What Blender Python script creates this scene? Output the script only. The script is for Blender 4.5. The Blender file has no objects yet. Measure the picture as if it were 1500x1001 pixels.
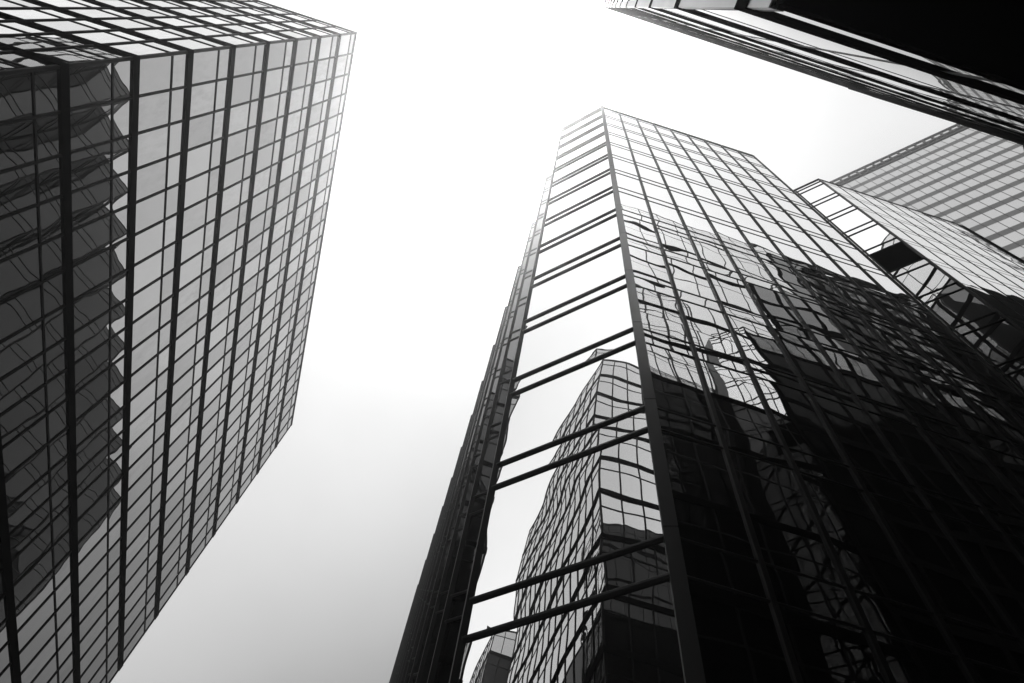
import bpy, math, random
from mathutils import Vector, Matrix
random.seed(7)
C = bpy.context.scene.collection
SC = bpy.context.scene

# ------------------------------------------------------------------ scale
H = 72.0            # roof height of the mirror towers above the eye
EYE = 1.6

# ------------------------------------------------------------------ camera
RIGHT = Vector((0.95526277, -0.27901469, 0.09810121))
DOWN = Vector((0.29295042, 0.84702825, -0.44353489))
FWD = Vector((0.04065825, 0.45243116, 0.89087202))
FPX = 984.69        # focal length in pixels of a 1500 pixel wide picture
cam_data = bpy.data.cameras.new("camera")
cam_data.sensor_width = 36.0
cam_data.lens = FPX / 1500.0 * 36.0
cam_data.clip_start = 0.05
cam_data.clip_end = 4000.0
cam = bpy.data.objects.new("camera", cam_data)
C.objects.link(cam)
U_, B_ = -DOWN, -FWD
cam.matrix_world = Matrix(((RIGHT.x, U_.x, B_.x, 0), (RIGHT.y, U_.y, B_.y, 0), (RIGHT.z, U_.z, B_.z, EYE), (0, 0, 0, 1)))
SC.camera = cam

def pix(p):
    d = Vector(p) - Vector((0, 0, EYE))
    w = d.dot(FWD)
    if w < 0.2: return None
    return (750 + FPX * d.dot(RIGHT) / w, 500.5 + FPX * d.dot(DOWN) / w)

def seen_area(q):
    """pixels a quad covers in the photograph's frame (0 outside)"""
    pts = [pix(p) for p in q]
    if any(p is None for p in pts): return 0.0
    pts = [(min(1500, max(0, x)), min(1001, max(0, y))) for x, y in pts]
    a = 0
    for i in range(4):
        x0, y0 = pts[i]; x1, y1 = pts[(i + 1) % 4]
        a += x0 * y1 - x1 * y0
    return abs(a) / 2

# ------------------------------------------------------------------ sky, sun, exposure
SUN_DIR = Vector((-0.075, 0.17, 1.0)).normalized()
SUN_EL = math.asin(SUN_DIR.z); SUN_ROT = math.atan2(SUN_DIR.x, SUN_DIR.y)
world = bpy.data.worlds.new("World"); SC.world = world; world.use_nodes = True
nt = world.node_tree; nt.nodes.clear()
def N(t, kind, **kw):
    n = t.nodes.new(kind)
    for k, v in kw.items(): setattr(n, k, v)
    return n
def val(t, op, a, b=None, c=None, clamp=False):
    n = N(t, 'ShaderNodeMath', operation=op, use_clamp=clamp)
    for i, v in enumerate((a, b, c)):
        if v is None: continue
        if isinstance(v, (int, float)): n.inputs[i].default_value = v
        else: t.links.new(v, n.inputs[i])
    return n.outputs[0]
def vec(t, op, a, b=None, scale=None):
    n = N(t, 'ShaderNodeVectorMath', operation=op)
    for i, v in enumerate((a, b)):
        if v is None: continue
        if isinstance(v, (tuple, list, Vector)): n.inputs[i].default_value = tuple(v)
        else: t.links.new(v, n.inputs[i])
    if scale is not None:
        if isinstance(scale, (int, float)): n.inputs['Scale'].default_value = scale
        else: t.links.new(scale, n.inputs['Scale'])
    return n.outputs['Value'] if op in ('DOT_PRODUCT', 'LENGTH') else n.outputs[0]
sky = N(nt, 'ShaderNodeTexSky', sky_type='NISHITA', sun_disc=False, sun_elevation=SUN_EL, sun_rotation=SUN_ROT)
sky_bw = N(nt, 'ShaderNodeRGBToBW'); nt.links.new(sky.outputs[0], sky_bw.inputs[0])
gd = vec(nt, 'NORMALIZE', N(nt, 'ShaderNodeTexCoord').outputs['Generated'])
# an overcast sheet: brightest round the veiled sun, greyer low down on the far side of the street
south = vec(nt, 'DOT_PRODUCT', gd, Vector((0.25, 1.0, 0.0)).normalized())
ramp = N(nt, 'ShaderNodeValToRGB'); ramp.color_ramp.interpolation = 'B_SPLINE'
stops = [(-0.5, 1.55), (-0.25, 1.4), (-0.05, 0.86), (0.1, 0.84), (0.45, 0.83), (0.62, 0.79), (0.76, 0.46), (0.86, 0.25), (1.0, 0.06)]
el = ramp.color_ramp.elements
while len(el) < len(stops): el.new(0.5)
for e, (x, v) in zip(el, stops): e.position = (x + 0.5) / 1.5; e.color = (v / 2, v / 2, v / 2, 1)
nt.links.new(val(nt, 'MULTIPLY_ADD', south, 1 / 1.5, 0.5 / 1.5), ramp.inputs[0])
glow = val(nt, 'POWER', val(nt, 'MAXIMUM', vec(nt, 'DOT_PRODUCT', gd, SUN_DIR), 0.0), 30.0)
nz = N(nt, 'ShaderNodeTexNoise'); nz.inputs['Scale'].default_value = 2.2; nz.inputs['Detail'].default_value = 4
nt.links.new(gd, nz.inputs['Vector'])
cloud = val(nt, 'MULTIPLY_ADD', nz.outputs['Fac'], 0.44, 0.78)
lum = val(nt, 'MULTIPLY_ADD', glow, 0.6, val(nt, 'MULTIPLY', val(nt, 'MULTIPLY', ramp.outputs[0], 2.0), cloud))
lum = val(nt, 'MULTIPLY', lum, 10.0)
tot = val(nt, 'ADD', val(nt, 'MULTIPLY', sky_bw.outputs[0], 0.05), lum)
bg = N(nt, 'ShaderNodeBackground'); bg.inputs['Strength'].default_value = 0.1
nt.links.new(tot, bg.inputs['Color'])
nt.links.new(bg.outputs[0], N(nt, 'ShaderNodeOutputWorld').inputs['Surface'])

sun_data = bpy.data.lights.new("sun", 'SUN'); sun_data.energy = 4.5; sun_data.angle = math.radians(20)
sun = bpy.data.objects.new("sun", sun_data); C.objects.link(sun)
sun.rotation_euler = SUN_DIR.to_track_quat('Z', 'Y').to_euler(); sun.location = (0, 0, 200)

SC.view_settings.view_transform = 'Standard'; SC.view_settings.look = 'None'
SC.view_settings.exposure = 0.0; SC.view_settings.gamma = 1.0
SC.cycles.max_bounces = 14; SC.cycles.glossy_bounces = 10; SC.cycles.diffuse_bounces = 2
SC.cycles.volume_bounces = 0; SC.cycles.caustics_reflective = False; SC.cycles.caustics_refractive = False

# ------------------------------------------------------------------ materials
def new_mat(name):
    m = bpy.data.materials.new(name); m.use_nodes = True; m.node_tree.nodes.clear()
    return m, m.node_tree, N(m.node_tree, 'ShaderNodeOutputMaterial')

def plain(name, grey, rough=0.5, spec=0.3, var=0.25, scale=1.2):
    m, t, out = new_mat(name)
    p = N(t, 'ShaderNodeBsdfPrincipled')
    p.inputs['Roughness'].default_value = rough
    p.inputs['Specular IOR Level'].default_value = spec
    n = N(t, 'ShaderNodeTexNoise'); n.inputs['Scale'].default_value = scale; n.inputs['Detail'].default_value = 6
    t.links.new(N(t, 'ShaderNodeTexCoord').outputs['Object'], n.inputs['Vector'])
    g = val(t, 'MULTIPLY', val(t, 'MULTIPLY_ADD', n.outputs['Fac'], 2 * var, 1 - var), grey)
    t.links.new(g, p.inputs['Base Color']); t.links.new(p.outputs[0], out.inputs[0])
    return m

def mirror_glass(name, r0, rmax, pillow, wave, tilt, dirt=0.0, rough=0.0, vary=0.06, wscale=0.55, expo=4.0):
    """coated glazing: dark behind, reflecting more at grazing angles; every pane bulges and leans a little"""
    m, t, out = new_mat(name)
    uv = N(t, 'ShaderNodeUVMap', uv_map='pane').outputs[0]
    rnd = N(t, 'ShaderNodeAttribute', attribute_name='pane_random').outputs['Vector']
    rs = N(t, 'ShaderNodeSeparateXYZ'); t.links.new(rnd, rs.inputs[0])
    us = N(t, 'ShaderNodeSeparateXYZ'); t.links.new(uv, us.inputs[0])
    geo = N(t, 'ShaderNodeNewGeometry')
    nrm = geo.outputs['True Normal']
    tan = vec(t, 'NORMALIZE', vec(t, 'CROSS_PRODUCT', (0, 0, 1), nrm))
    pos = N(t, 'ShaderNodeTexCoord').outputs['Object']
    off = vec(t, 'ADD', pos, vec(t, 'SCALE', rnd, None, 37.0))
    nz = N(t, 'ShaderNodeTexNoise'); nz.inputs['Scale'].default_value = wscale; nz.inputs['Detail'].default_value = 1.5
    t.links.new(off, nz.inputs['Vector'])
    nv = N(t, 'ShaderNodeSeparateXYZ'); t.links.new(vec(t, 'SUBTRACT', nz.outputs['Color'], (0.5, 0.5, 0.5)), nv.inputs[0])
    amp = val(t, 'MULTIPLY_ADD', rs.outputs[2], 1.3, -0.35)           # mostly bulging, a few dished
    def slope(u, n, r):
        c = val(t, 'MULTIPLY_ADD', u, 2.0, -1.0)
        c3 = val(t, 'MULTIPLY', c, val(t, 'ABSOLUTE', c))
        a = val(t, 'MULTIPLY', val(t, 'MULTIPLY', c3, amp), pillow)
        b = val(t, 'MULTIPLY_ADD', n, wave * 2, a)
        return val(t, 'ADD', b, val(t, 'MULTIPLY', val(t, 'SUBTRACT', r, 0.5), tilt * 2))
    sx = slope(us.outputs[0], nv.outputs[0], rs.outputs[0])
    sy = slope(us.outputs[1], nv.outputs[1], rs.outputs[1])
    bent = vec(t, 'ADD', nrm, vec(t, 'ADD', vec(t, 'SCALE', tan, None, sx), vec(t, 'SCALE', (0, 0, 1), None, sy)))
    bent = vec(t, 'NORMALIZE', bent)
    cosv = val(t, 'ABSOLUTE', vec(t, 'DOT_PRODUCT', geo.outputs['Incoming'], nrm))
    fr = val(t, 'POWER', val(t, 'SUBTRACT', 1.0, cosv, clamp=True), expo)
    refl = val(t, 'MULTIPLY_ADD', fr, rmax - r0, r0)
    refl = val(t, 'MULTIPLY', refl, val(t, 'MULTIPLY_ADD', rs.outputs[0], -vary * 2, 1 + vary))
    gl = N(t, 'ShaderNodeBsdfGlossy'); gl.inputs['Roughness'].default_value = rough
    gl.inputs['Color'].default_value = (1, 1, 1, 1)
    t.links.new(bent, gl.inputs['Normal'])
    df = N(t, 'ShaderNodeBsdfDiffuse'); df.inputs['Color'].default_value = (0.003, 0.003, 0.003, 1)
    if dirt > 0:   # rain streaks and dust that stay on the pane
        mp = N(t, 'ShaderNodeMapping'); mp.inputs['Scale'].default_value = (1.0, 1.0, 0.35)
        t.links.new(off, mp.inputs[0])
        d1 = N(t, 'ShaderNodeTexNoise'); d1.inputs['Scale'].default_value = 1.6; d1.inputs['Detail'].default_value = 9; d1.inputs['Roughness'].default_value = 0.7
        t.links.new(mp.outputs[0], d1.inputs['Vector'])
        mr = N(t, 'ShaderNodeMapRange'); t.links.new(d1.outputs['Fac'], mr.inputs[0])
        for i, v in zip((1, 2, 3, 4), (0.42, 0.72, 0.0, 1.0)): mr.inputs[i].default_value = v
        amt = val(t, 'MULTIPLY', mr.outputs[0], val(t, 'MULTIPLY', rs.outputs[1], dirt))
        refl = val(t, 'MULTIPLY', refl, val(t, 'SUBTRACT', 1.0, amt))
        dc = val(t, 'MULTIPLY_ADD', amt, 0.30, 0.003)
        t.links.new(dc, df.inputs['Color'])
    mix = N(t, 'ShaderNodeMixShader'); t.links.new(refl, mix.inputs[0])
    t.links.new(df.outputs[0], mix.inputs[1]); t.links.new(gl.outputs[0], mix.inputs[2])
    t.links.new(mix.outputs[0], out.inputs[0])
    return m

M = dict(
    band_glass=mirror_glass("band_tower_glass", 0.44, 0.80, 0.0100, 0.0055, 0.0018, dirt=0.16, vary=0.12),
    centre_glass=mirror_glass("centre_tower_glass", 0.66, 0.97, 0.0120, 0.0120, 0.0020, vary=0.02, wscale=0.40),
    tooth_glass=mirror_glass("darkened_sawtooth_glass", 0.045, 0.85, 0.0060, 0.0050, 0.0015, vary=0.05, wscale=0.4),  # darker copy of the centre glass; its dark reflections are painted in
    shade_black_glass=mirror_glass("shade_black_glass", 0.008, 0.06, 0.0100, 0.0060, 0.004, vary=0.2),  # darker copy of the stone tower glass, with lower-floor shade painted in
    overhead_glass=mirror_glass("overhead_tower_glass", 0.78, 0.98, 0.0110, 0.0080, 0.0016, vary=0.03),
    dim_glass=mirror_glass("shade_dimmed_glass", 0.03, 0.98, 0.0090, 0.0060, 0.0015, vary=0.05, expo=9.0),  # no real tint: shade between the towers painted in as weaker reflection
    far_glass=mirror_glass("far_tower_glass", 0.34, 0.50, 0.002, 0.001, 0.001, vary=0.03),
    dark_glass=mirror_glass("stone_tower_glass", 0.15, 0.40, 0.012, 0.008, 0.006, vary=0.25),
    spandrel=mirror_glass("far_tower_spandrel", 0.08, 0.16, 0.001, 0.001, 0.001, rough=0.15),
    frame=plain("dark_anodised_frame", 0.008, 0.5, 0.03),
    band=plain("black_floor_band", 0.004, 0.5, 0.0),
    rail=plain("grey_metal_rail", 0.022, 0.4, 0.12),
    pillar=plain("grey_metal_corner", 0.024, 0.5, 0.08),
    pale_metal=plain("pale_corner_metal", 0.20, 0.5, 0.3),
    stone=plain("dark_stone_cladding", 0.010, 0.8, 0.0, 0.35, 0.5),
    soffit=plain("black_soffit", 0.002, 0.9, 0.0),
    louvre=plain("black_louvre_panel", 0.008, 0.7, 0.0),
    roof=plain("roof_gravel", 0.18, 0.9, 0.1),
    wall=plain("back_wall", 0.05, 0.7, 0.2),
    asphalt=plain("asphalt", 0.05, 0.9, 0.2, 0.3, 0.8),
    paving=plain("paving", 0.16, 0.85, 0.2, 0.25, 1.5),
    paint=plain("road_paint", 0.7, 0.7, 0.2, 0.15, 4),
    kerb=plain("kerb_stone", 0.25, 0.8, 0.2),
)

# ------------------------------------------------------------------ mesh helpers
class MB:
    def __init__(s): s.v = []; s.f = []; s.uv = []; s.r = []
    def quad(s, a, b, c, d, r=None):
        i = len(s.v); s.v += [tuple(a), tuple(b), tuple(c), tuple(d)]; s.f.append((i, i + 1, i + 2, i + 3))
        s.uv.append(((0, 0), (1, 0), (1, 1), (0, 1)))
        s.r.append(r or (random.random(), random.random(), random.random()))
    def poly(s, pts):
        i = len(s.v); s.v += [tuple(p) for p in pts]; s.f.append(tuple(range(i, i + len(pts))))
        s.uv.append(tuple((0, 0) for _ in pts)); s.r.append((0.5, 0.5, 0.5))
    def hexa(s, lo, hi):
        """lo, hi: two matching rings of four points, lo under hi, both counter-clockwise seen from above"""
        a, b = lo, hi
        s.quad(a[3], a[2], a[1], a[0]); s.quad(b[0], b[1], b[2], b[3])
        for i in range(4): j = (i + 1) % 4; s.quad(a[i], a[j], b[j], b[i])
    def box(s, x0, y0, z0, x1, y1, z1):
        r = [(x0, y0), (x1, y0), (x1, y1), (x0, y1)]
        s.hexa([(x, y, z0) for x, y in r], [(x, y, z1) for x, y in r])
    def build(s, name, mat, parent=None, pane=False):
        o0 = parent.location if parent else Vector((0, 0, 0))
        me = bpy.data.meshes.new(name)
        me.from_pydata([(x - o0.x, y - o0.y, z - o0.z) for x, y, z in s.v], [], s.f)
        if pane:
            ul = me.uv_layers.new(name='pane')
            ul.data.foreach_set('uv', [c for q in s.uv for p in q for c in p])
            at = me.attributes.new('pane_random', 'FLOAT_VECTOR', 'FACE')
            at.data.foreach_set('vector', [c for q in s.r for c in q])
        me.materials.append(mat)
        o = bpy.data.objects.new(name, me); C.objects.link(o)
        if parent: o.parent = parent
        return o

def thing(name, loc, label, cat, group=None):
    o = bpy.data.objects.new(name, None); C.objects.link(o); o.location = loc
    o['label'] = label; o['category'] = cat
    if group: o['group'] = group
    return o
def structure(o): o['kind'] = 'structure'; return o

class Face:
    """one straight stretch of facade from P to Q (outward normal on the right of P>Q)"""
    def __init__(s, P, Q):
        s.P = Vector((P[0], P[1])); s.Q = Vector((Q[0], Q[1]))
        s.L = (s.Q - s.P).length; s.d = (s.Q - s.P) / s.L; s.n = Vector((s.d.y, -s.d.x))
    def pt(s, a, z, o=0.0):
        p = s.P + s.d * a + s.n * o
        return (p.x, p.y, z)
    def box(s, mb, a0, a1, z0, z1, o0, o1):
        r = [(a0, o1), (a1, o1), (a1, o0), (a0, o0)]
        mb.hexa([s.pt(a, z0, o) for a, o in r], [s.pt(a, z1, o) for a, o in r])
    def quad(s, a0, a1, z0, z1, o=0.0):
        return (s.pt(a0, z0, o), s.pt(a1, z0, o), s.pt(a1, z1, o), s.pt(a0, z1, o))

def windows(root, mat, quads, most=100):
    """the panes that show largest are windows of their own, the rest one mass"""
    if not quads: return
    ar = sorted(((seen_area(q), i) for i, q in enumerate(quads)), reverse=True)
    single = {i for a, i in ar[:most] if a > 6}
    rest = MB()
    for i, q in enumerate(quads):
        if i in single:
            mb = MB(); mb.quad(*q); mb.build('window', mat, root, pane=True)
        else: rest.quad(*q)
    if rest.f:
        o = rest.build('window', mat, root, pane=True); o['kind'] = 'stuff'

def cap(root, ring, z, mat, name='roof'):
    mb = MB(); mb.poly([(x, y, z) for x, y in ring]); return mb.build(name, mat, root)

# ------------------------------------------------------------------ ground
gm = MB(); gm.quad((-700, -700, 0), (700, -700, 0), (700, 700, 0), (-700, 700, 0))
structure(gm.build('ground', M['asphalt']))
pv = MB()
pv.box(-60, 6.3, -0.05, 60, 7.3, 0.13)          # pavement along the centre tower
pv.box(-18, -12, -0.05, 60, 3.0, 0.13)          # pavement under the arcade where the viewer stands
structure(pv.build('pavement', M['paving']))
kb = MB(); kb.box(-18, 3.0, -0.05, 60, 3.2, 0.15); kb.box(-60, 6.1, -0.05, 60, 6.3, 0.15)
structure(kb.build('kerb', M['kerb']))
rm = MB()
for i in range(-14, 15):
    rm.quad((i * 4.0, 4.55, 0.004), (i * 4.0 + 2, 4.55, 0.004), (i * 4.0 + 2, 4.67, 0.004), (i * 4.0, 4.67, 0.004))
structure(rm.build('road_marking', M['paint']))

# ------------------------------------------------------------------ towers with black floor bands
GROUP = 'mirror glass towers with black floor bands'
def band_tower(name, label, rect, hr, band_out, mull_out, mull_w, base_z=0.0, first=(), group=GROUP, pitch=0.0277, glass='band_glass', dim_below=None, bp=0.0739):
    """rect = x0,y0,x1,y1 in metres; hr = roof height over the eye; pane grids start from the corner (x1,y0)"""
    x0, y0, x1, y1 = rect
    Z = lambda f: EYE + hr * f
    root = thing(name, ((x0 + x1) / 2, (y0 + y1) / 2, 0), label, 'office tower', group)
    ring = [(x0, y0), (x1, y0), (x1, y1), (x0, y1)]
    faces = [Face(ring[i], ring[(i + 1) % 4]) for i in range(4)]
    bands = [0.9307 - bp * k for k in range(13)]
    thins = [0.9790 - bp * k for k in range(13)]
    rows = sorted([1.0] + [b for b in bands + thins if Z(b) > base_z + 0.5]) 
    rows = [(base_z - EYE) / hr] + rows
    quads = []; p = pitch * H
    for i, f in enumerate(faces):
        n = int(f.L / p)
        cuts = [k * p for k in range(n + 1)]
        if f.L - cuts[-1] < 0.4: cuts.pop()
        cuts.append(f.L)
        if i in first: cuts = [f.L - c for c in reversed(cuts)]      # grid counted from the end of the face
        f.cuts = cuts
        for a0, a1 in zip(cuts, cuts[1:]):
            for r0, r1 in zip(rows, rows[1:]):
                quads.append(f.quad(a0, a1, Z(r0), Z(r1)))
        for c in cuts[1:-1]:
            mb = MB(); f.box(mb, c - mull_w / 2, c + mull_w / 2, base_z, Z(1.0) - 0.02, -0.06, mull_out)
            mb.build('mullion', M['frame'], root)
    dim = [q for q in quads if dim_below and (q[0][2] < Z(dim_below[0]) or (q[0][0] < x0 + 0.01 and q[1][0] < x0 + 0.01 and q[0][1] < y1 - 2.5))]  # lower floors and one side take the glass with painted shade
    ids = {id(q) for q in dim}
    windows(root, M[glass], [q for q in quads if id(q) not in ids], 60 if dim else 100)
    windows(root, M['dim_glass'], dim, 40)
    def ring_part(nm, zc, th, out, mat):
        mb = MB()
        lo = [(x0 - out, y0 - out), (x1 + out, y0 - out), (x1 + out, y1 + out), (x0 - out, y1 + out)]
        li = [(x0 + .1, y0 + .1), (x1 - .1, y0 + .1), (x1 - .1, y1 - .1), (x0 + .1, y1 - .1)]
        for i in range(4):
            j = (i + 1) % 4
            q = [lo[i], lo[j], li[j], li[i]]
            a = [(x, y, zc - th / 2) for x, y in q]; b = [(x, y, zc + th / 2) for x, y in q]
            mb.quad(a[3], a[2], a[1], a[0]); mb.quad(*b); mb.quad(a[0], a[1], b[1], b[0]); mb.quad(a[2], a[3], b[3], b[2])
        return mb.build(nm, mat, root)
    for b in bands:
        if Z(b) > base_z + 0.5: ring_part('floor_band', Z(b), 0.0078 * hr, band_out, M['band'])
    for b in thins:
        if Z(b) > base_z + 0.5: ring_part('transom', Z(b), 0.12, min(band_out * 0.6, mull_out * 0.7), M['frame'])
    ring_part('coping', Z(1.0) + 0.03, 0.26, band_out * 0.9, M['frame'])
    for x, y in ring:
        e = min(mull_out, 0.08) * 0.8 + 0.004
        mb = MB(); mb.box(x - (e if x == x0 else .11), y - (e if y == y0 else .11), base_z, x + (e if x == x1 else .11), y + (e if y == y1 else .11), Z(1.0) - 0.05)
        mb.build('corner_column', M['frame'], root)
    cap(root, ring, Z(1.0) - 0.12, M['roof'])
    return root

band_tower('office_tower', 'grey mirrored tower with thick black floor bands filling the left side of the view',
           (-0.72 * H, 0.1195 * H, -0.2945 * H, 0.8078 * H), H, 0.09, 0.06, 0.12, first=(0,))
band_tower('office_tower', 'banded mirror tower seen only as a wavy reflection in the central tower',
           (-0.71 * H, -0.62 * H, -0.300 * H, -0.0064 * H), H, 0.09, 0.06, 0.12, first=(0, 1), glass='centre_glass', dim_below=(0.44,))
band_tower('office_tower', 'far banded tower reflected as a small roof corner low in the central tower',
           (-1.40 * H, -0.62 * H, -0.985 * H, -0.0064 * H), H, 0.09, 0.06, 0.12, first=(0, 1), glass='centre_glass', dim_below=(0.93,))

# ------------------------------------------------------------------ the banded tower directly overhead and its stone neighbour
HE = 0.98 * H
YE = -0.0061 * HE
XE0, XE1, XE2 = 1.47, 27.6, 0.6195 * HE
SOFFIT = EYE + 6.42
et = band_tower('office_tower', 'dark banded tower straight overhead above a black soffit, top right',
                (XE0, YE - 30, XE1, YE), HE, 0.030, 0.004, 0.12, base_z=SOFFIT, first=(2,), glass='overhead_glass', dim_below=(0.46,), bp=0.0749)
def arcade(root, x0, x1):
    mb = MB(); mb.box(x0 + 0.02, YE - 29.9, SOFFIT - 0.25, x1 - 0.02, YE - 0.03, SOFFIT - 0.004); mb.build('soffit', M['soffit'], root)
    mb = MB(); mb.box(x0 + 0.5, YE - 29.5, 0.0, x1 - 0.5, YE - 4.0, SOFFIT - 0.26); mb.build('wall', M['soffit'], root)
arcade(et, XE0, XE1)
# pale metal corner strip of the overhead tower
mb = MB(); mb.box(XE0 - 0.02, YE - 0.20, SOFFIT, XE0 + 0.05, YE + 0.012, EYE + HE + 0.05); mb.build('corner_strip', M['pale_metal'], et)

def stone_tower():
    root = thing('stone_tower', ((XE1 + XE2) / 2, YE - 14, 0), 'dark stone office building mirrored as the black mass in the central tower', 'office building')
    x0, x1, y1, y0 = XE1 + 0.02, XE2, YE - 0.01, YE - 28
    zt = EYE + HE - 0.3
    ring = [(x0, y0), (x1, y0), (x1, y1), (x0, y1)]
    faces = [Face(ring[i], ring[(i + 1) % 4]) for i in range(4)]
    fl = 3.35; nf = int((zt - SOFFIT) / fl)
    quads = []
    for i, f in enumerate(faces[:3]):
        nb = max(2, round(f.L / 2.7)); bw = f.L / nb
        for k in range(nb):
            for j in range(nf):
                z = SOFFIT + j * fl
                quads.append(f.quad(k * bw, (k + 1) * bw, z, z + fl, -0.14))
        for k in range(nb + 1):
            a = min(max(k * bw, 0.14), f.L - 0.14)
            mb = MB(); f.box(mb, a - 0.14, a + 0.14, SOFFIT, zt - 0.05, -0.30, 0.0); mb.build('pier', M['stone'], root)
        for k in range(nb):
            mb = MB(); f.box(mb, (k + 0.5) * bw - 0.04, (k + 0.5) * bw + 0.04, SOFFIT, zt - 0.1, -0.2, -0.09); mb.build('mullion', M['frame'], root)
        for j in range(nf + 1):
            z = SOFFIT + j * fl
            mb = MB(); f.box(mb, 0.01, f.L - 0.01, max(z - 0.22, SOFFIT + 0.003), min(z + 0.32, zt - 0.1), -0.28, -0.012); mb.build('spandrel', M['stone'], root)
    # added stone shoulder over the banded tower's edge, stepped to shape the dark reflection
    for xa, h0, h1 in ((0.352, 0.80, 0.955), (0.290, 0.64, 0.80), (0.252, 0.10, 0.64)):
        f = Face((x0 + 0.3, YE + 0.10), (xa * H, YE + 0.10))
        za, zb = EYE + h0 * H, EYE + h1 * H
        nb = max(1, round(f.L / 2.7)); bw = f.L / nb; nr = max(1, round((zb - za) / fl)); rh = (zb - za) / nr
        for k in range(nb):
            for j in range(nr): quads.append(f.quad(k * bw, (k + 1) * bw, za + j * rh, za + (j + 1) * rh, -0.06))
        for k in range(nb + 1):
            a = min(max(k * bw, 0.14), f.L - 0.14)
            mb = MB(); f.box(mb, a - 0.14, a + 0.14, za, zb, -0.09, 0.0); mb.build('pier', M['stone'], root)
        for j in range(nr + 1):
            z = za + j * rh
            mb = MB(); f.box(mb, 0.01, f.L - 0.01, max(z - 0.22, za + 0.003), min(z + 0.32, zb - 0.003), -0.085, -0.012); mb.build('spandrel', M['stone'], root)
    cut = EYE + 0.58 * H  # below this height the panes get the glass with shade painted in
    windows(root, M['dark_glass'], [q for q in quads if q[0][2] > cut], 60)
    windows(root, M['shade_black_glass'], [q for q in quads if q[0][2] <= cut], 40)
    mb = MB(); mb.box(x0 + 0.4, y0 + 0.4, SOFFIT, x1 - 0.4, y1 - 0.4, zt - 0.2); mb.build('wall', M['wall'], root)
    mb = MB(); mb.box(x0 - 0.0, y0 - 0.05, zt - 0.06, x1 + 0.05, y1 + 0.006, zt + 0.30); mb.build('parapet', M['stone'], root)
    # plant on the roof edge, and the angled wing at the far end
    for px, w, h in ((29.5, 2.2, 1.1), (33.0, 1.3, 0.7), (36.2, 2.6, 1.3), (40.5, 1.5, 0.8)):
        mb = MB(); mb.box(px, y1 - 2.4, zt + 0.29, px + w, y1 - 0.5, zt + h); mb.build('plant_box', M['louvre'], root)
    wing = [(x1 + 0.01, y0), (x1 + 40, y0), (x1 + 40, y1 + 3.6), (x1 + 3.6, y1 + 3.6), (x1 + 0.01, y1 - 0.02)]
    mb = MB(); zw = zt + 0.1; n = len(wing)
    for i in range(n):
        j = (i + 1) % n; p, q = wing[i], wing[j]
        mb.quad((*p, 0.0), (*q, 0.0), (*q, zw), (*p, zw))
    mb.poly([(*p, zw) for p in wing]); wg = mb.build('wing', M['stone'], root)
    wf = Face(wing[2], wing[3]); wq = []
    nbw = 13; ww = wf.L / nbw
    for j in range(int(zw / 3.35)):
        for k in range(nbw):
            wq.append(wf.quad(k * ww + 0.25, (k + 1) * ww - 0.25, j * 3.35 + 0.9, j * 3.35 + 2.9, 0.015))
    mb = MB()
    for q in wq: mb.quad(*q)
    o = mb.build('window', M['shade_black_glass'], wg, pane=True); o['kind'] = 'stuff'
    for px, w, h in ((x1 + 6, 2.0, 1.2), (x1 + 12, 3.0, 0.8), (x1 + 19, 1.6, 1.6), (x1 + 26, 3.2, 1.0)):
        mb = MB(); mb.box(px, y1 + 1.0, zw + 0.01, px + w, y1 + 3.2, zw + h); mb.build('plant_box', M['louvre'], wg)
    arcade(root, x0, x1)
    return root
stone_tower()

# ------------------------------------------------------------------ central tower with sawtooth side
def rails(root, faces, z, h, out, mat, name):
    mb = MB()
    for f, o, hh in faces:
        # rounded front: six-sided section
        sec = [(-0.05, -hh / 2), (o * 0.55, -hh / 2), (o, -hh * 0.22), (o, hh * 0.22), (o * 0.55, hh / 2), (-0.05, hh / 2)]
        n = len(sec)
        A = [f.pt(0.0, z + dz, oo) for oo, dz in sec]; B = [f.pt(f.L, z + dz, oo) for oo, dz in sec]
        for i in range(n):
            j = (i + 1) % n
            mb.quad(A[i], A[j], B[j], B[i])
    return mb.build(name, mat, root)

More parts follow.
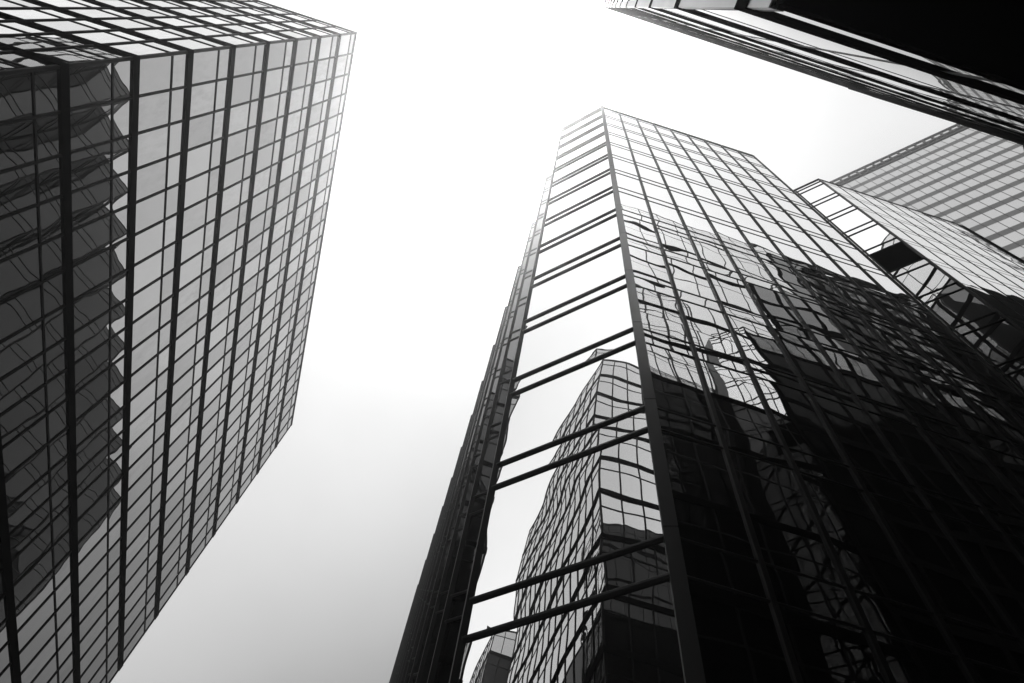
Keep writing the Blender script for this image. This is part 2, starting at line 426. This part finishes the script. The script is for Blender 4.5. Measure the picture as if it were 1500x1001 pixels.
def P(x, y): return (x * H, y * H)
NT = 13; TX, TY, TS = 0.0183, 0.1574, 0.0736
K = (0.0628, 0.1128)
UP = [0.9893 - 0.0653 * k for k in range(15)]; LO = [0.9758 - 0.0653 * k for k in range(15)]
def central_tower():
    root = thing('office_tower', (0.15 * H, 0.6 * H, 0), 'tall central mirrored tower with a narrow angled face and stepped sawtooth side', 'office tower')
    Z = lambda f: EYE + H * f
    cham = Face(P(TX, TY), P(*K)); rf = Face(P(*K), P(0.2896, K[1]))
    teeth = []; backs = []; ring = [P(*K), P(0.2896, K[1]), P(0.2896, TY + TS * NT), P(TX, TY + TS * NT)]
    for k in range(NT, 0, -1):
        tip = (TX, TY + TS * k); inn = (TX + TS / 2, TY + TS * k - TS / 2); prev = (TX, TY + TS * (k - 1))
        teeth.append(Face(P(*tip), P(*inn))); backs.append(Face(P(*inn), P(*prev)))
        ring += [P(*inn), P(*prev)]
    rows = [-EYE / H] + sorted([1.0] + [u for u in UP + LO if u > 0])
    quads = []; side = []
    nb = 9; bw = rf.L / nb
    for r0, r1 in zip(rows, rows[1:]):
        quads.append(cham.quad(0, cham.L, Z(r0), Z(r1)))
        for k in range(nb): quads.append(rf.quad(k * bw, (k + 1) * bw, Z(r0), Z(r1)))
        for f in teeth + backs: side.append(f.quad(0, f.L, Z(r0), Z(r1)))
    windows(root, M['centre_glass'], quads, 80)
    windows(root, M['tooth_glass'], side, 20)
    mb = MB()
    for f in (Face(ring[1], ring[2]), Face(ring[2], ring[3])): mb.quad(*f.quad(0, f.L, 0, Z(1.0)))
    mb.build('wall', M['wall'], root)
    for k in range(1, nb + 1):
        mb = MB(); c = k * bw - (0.09 if k == nb else 0)
        rf.box(mb, c - 0.06, c + 0.06, 0, Z(1.0) - 0.02, -0.05, 0.06); mb.build('mullion', M['pillar'], root)
    fs = [(cham, 0.075, 0.13), (rf, 0.028, 0.06)] + [(f, 0.06, 0.11) for f in teeth + backs]
    for z in UP + LO:
        if z > 0.02: rails(root, fs, Z(z), 0.15, 0.1, M['rail'], 'transom')
    rails(root, [(f, 0.07, 0.12) for f, _, _ in fs], Z(1.0), 0.2, 0.14, M['rail'], 'coping')
    # corner columns in storey-high lengths with a fine joint
    def column(x, y, w, ang, z1, mat=None):
        mb = MB()
        zs = [0.0] + sorted(Z(u) + 0.12 for u in UP if u > 0.02) + [z1]
        c, s = math.cos(ang), math.sin(ang)
        r = [(x + (c * a - s * b) * w / 2, y + (s * a + c * b) * w / 2) for a, b in ((-1, -1), (1, -1), (1, 1), (-1, 1))]
        for z0, z2 in zip(zs, zs[1:]):
            if z2 - z0 < 0.1: continue
            mb.hexa([(px, py, z0) for px, py in r], [(px, py, z2 - 0.03) for px, py in r])
        q = [(x + (px - x) * 0.9, y + (py - y) * 0.9) for px, py in r]
        mb.hexa([(px, py, 0.01) for px, py in q], [(px, py, z1 - 0.05) for px, py in q])
        return mb.build('corner_column', mat or M['frame'], root)
    column(K[0] * H, K[1] * H, 0.29, math.radians(-22), Z(1.0) + 0.05, M['pillar'])
    for k in range(0, NT + 1): column(TX * H + 0.02, (TY + TS * k) * H, 0.18, 0, Z(1.0) + 0.05)
    for k in range(1, NT + 1): column((TX + TS / 2) * H - 0.06, (TY + TS * k - TS / 2) * H, 0.14, 0, Z(1.0) - 0.05)
    cap(root, ring, Z(1.0) - 0.1, M['roof'])
    return root
central_tower()

def twin_tower():
    root = thing('office_tower', (0.5 * H, 0.4 * H, 0), 'second mirrored tower whose angled corner shows past the right edge of the central one', 'office tower')
    Z = lambda f: EYE + H * f
    K2 = (0.3895, 0.1155); W_ = 0.0445; E_ = (0.5982, 0.1155); L_ = (K2[0] - W_, K2[1] + W_)
    lf = Face(P(*L_), P(*K2)); rf = Face(P(*K2), P(*E_))
    rows = [-EYE / H] + sorted([1.0] + [u for u in UP + LO if u > 0])
    nb = 8; bw = rf.L / nb; quads = []; blind = []
    mull = lf.L * (1 - 0.0245 / W_)
    for r0, r1 in zip(rows, rows[1:]):
        black = abs(r1 - LO[4]) < 1e-6
        quads.append(lf.quad(0, mull, Z(r0), Z(r1))); (blind if black else quads).append(lf.quad(mull, lf.L, Z(r0), Z(r1)))
        for k in range(nb): quads.append(rf.quad(k * bw, (k + 1) * bw, Z(r0), Z(r1)))
    windows(root, M['centre_glass'], quads)
    mb = MB(); mb.quad(*blind[0]); mb.build('black_panel', M['soffit'], root, pane=True)
    mb = MB(); lf.box(mb, mull - 0.05, mull + 0.05, 0, Z(1.0) - 0.02, -0.05, 0.07); mb.build('mullion', M['frame'], root)
    for k in range(1, nb + 1):
        mb = MB(); c = k * bw - (0.06 if k == nb else 0); rf.box(mb, c - 0.045, c + 0.045, 0, Z(1.0) - 0.02, -0.05, 0.025); mb.build('mullion', M['frame'], root)
    fs = [(lf, 0.07, 0.11), (rf, 0.012, 0.05)]
    for z in UP + LO:
        if z > 0.02: rails(root, fs, Z(z), 0.1, 0.1, M['frame'], 'transom')
    rails(root, [(lf, 0.10, 0.15), (rf, 0.05, 0.13)], Z(1.0), 0.15, 0.1, M['frame'], 'coping')
    mb = MB(); x, y = K2[0] * H, K2[1] * H
    mb.box(x - 0.10, y - 0.05, 0, x + 0.10, y + 0.14, Z(1.0) + 0.04); mb.build('corner_column', M['frame'], root)
    ring = [P(*L_), P(*K2), P(*E_), P(E_[0], 0.75), P(L_[0], 0.75)]
    cap(root, ring, Z(1.0) - 0.1, M['roof'])
    # louvred stair core at the far end
    x0, x1, y0 = E_[0] * H + 0.01, 0.6116 * H, 0.1150 * H
    mb = MB(); mb.box(x0, y0, 0, x1, 0.75 * H, Z(1.0) - 0.25); core = mb.build('stair_core', M['louvre'], root)
    mb = MB()
    z = 6.0
    while z < Z(1.0) - 0.6:
        mb.box(x0 + 0.06, y0 - 0.06, z, x1 - 0.06, y0 + 0.02, z + 0.16); z += 0.42 if int(z / 4.7) % 3 else 0.9
    mb.build('louvre', M['frame'], core)
    mb = MB()
    for f in (Face(ring[3], ring[4]), Face(ring[4], ring[0])): mb.quad(*f.quad(0, f.L, 0, Z(1.0) - 0.02))
    mb.build('wall', M['wall'], root)
twin_tower()

# ------------------------------------------------------------------ tall pale tower behind
def far_tower():
    HD = 200.0; kk = HD / 130.0; S = 0.5218 * HD
    Z = lambda f: EYE + HD * f
    W = lambda u: ((S + u) / 2, (S - u) / 2)          # a point of the face x + y = S
    u0, u1 = (0.7736 - 0.0303 * 8) * HD * 0.5218, (0.7736 + 0.0303 * 11) * HD * 0.5218
    A, B = W(u0), W(u1)
    d = 25.0
    root = thing('high_rise', ((A[0] + B[0]) / 2 + d / 2, (A[1] + B[1]) / 2 + d / 2, 0), 'pale grey high-rise with a fine window grid, farthest back at the right', 'high-rise')
    f = Face(A, B)
    NC = 19; step = f.L / NC
    ring = [A, B, (B[0] + d, B[1] + d), (A[0] + d, A[1] + d)]
    bandc = [0.9437 - 0.0302 * k for k in range(31)]
    th = 0.0110
    rows = []; quads = []
    edges = [0.974 - 0.003] + [x for b in bandc for x in (b + th / 2, b - th / 2)]
    for hi, lo in zip(edges[0::2], edges[1::2]):
        rows.append((lo, hi))
    for lo, hi in rows:
        if Z(lo) < 0: continue
        for k in range(NC): quads.append(f.quad(k * step, (k + 1) * step, Z(lo), Z(hi)))
    for lo, hi in ((0.974, 0.9845), (0.9845, 1.0)):
        for k in range(NC): quads.append(f.quad(k * step, (k + 1) * step, Z(lo), Z(hi)))
    windows(root, M['far_glass'], quads)
    for b in bandc:
        if Z(b) < 1: continue
        mb = MB(); mb.quad(*f.quad(0, f.L, Z(b - th / 2), Z(b + th / 2), 0.004)); o = mb.build('floor_band', M['spandrel'], root, pane=True)
        m2 = MB(); f.box(m2, 0, f.L, Z(b + th / 2) - 0.18 * kk, Z(b + th / 2) + 0.12 * kk, -0.05, 0.14 * kk)
        f.box(m2, 0, f.L, Z(b) + 0.16 * kk, Z(b) + 0.28 * kk, -0.05, 0.07 * kk); f.box(m2, 0, f.L, Z(b - th / 2) - 0.06 * kk, Z(b - th / 2) + 0.04 * kk, -0.05, 0.05 * kk)
        for k in range(NC + 1): f.box(m2, k * step - 0.09 * kk, k * step + 0.09 * kk, Z(b - th / 2) + 0.1, Z(b + th / 2) - 0.1, -0.05, 0.06 * kk)
        m2.build('ledge', M['frame'], o)
    for k in range(NC + 1):
        mb = MB(); f.box(mb, k * step - 0.035 * kk, k * step + 0.035 * kk, 0, Z(0.97), -0.05, 0.03); mb.build('mullion', M['rail'], root)
    mb = MB()
    for z, t_ in ((1.0, .70), (0.9845, .78), (0.974, .85)): f.box(mb, -0.1, f.L + 0.1, Z(z) - t_ / 2, Z(z) + t_ / 2, -0.1, 0.25)
    for k in range(NC + 1): f.box(mb, k * step - 0.18, k * step + 0.18, Z(0.974), Z(1.0), -0.1, 0.2)
    mb.build('crown_frame', M['frame'], root)
    mb = MB()
    for i in (1, 2, 3): g = Face(ring[i], ring[(i + 1) % 4]); mb.quad(*g.quad(0, g.L, 0, Z(1.0) - 0.05))
    mb.build('wall', M['wall'], root)
    cap(root, ring, Z(1.0) - 0.3, M['roof'])
far_tower()

# ------------------------------------------------------------------ air
hz = MB(); hz.box(-720, -720, -1.0, 720, 720, 206.0)
m, t, out = new_mat("thin_haze")
pvn = N(t, 'ShaderNodeVolumePrincipled')
pvn.inputs['Color'].default_value = (1, 1, 1, 1); pvn.inputs['Density'].default_value = 0.00078; pvn.inputs['Anisotropy'].default_value = 0.925
t.links.new(pvn.outputs[0], out.inputs['Volume'])
ho = hz.build('haze', m); ho['kind'] = 'stuff'
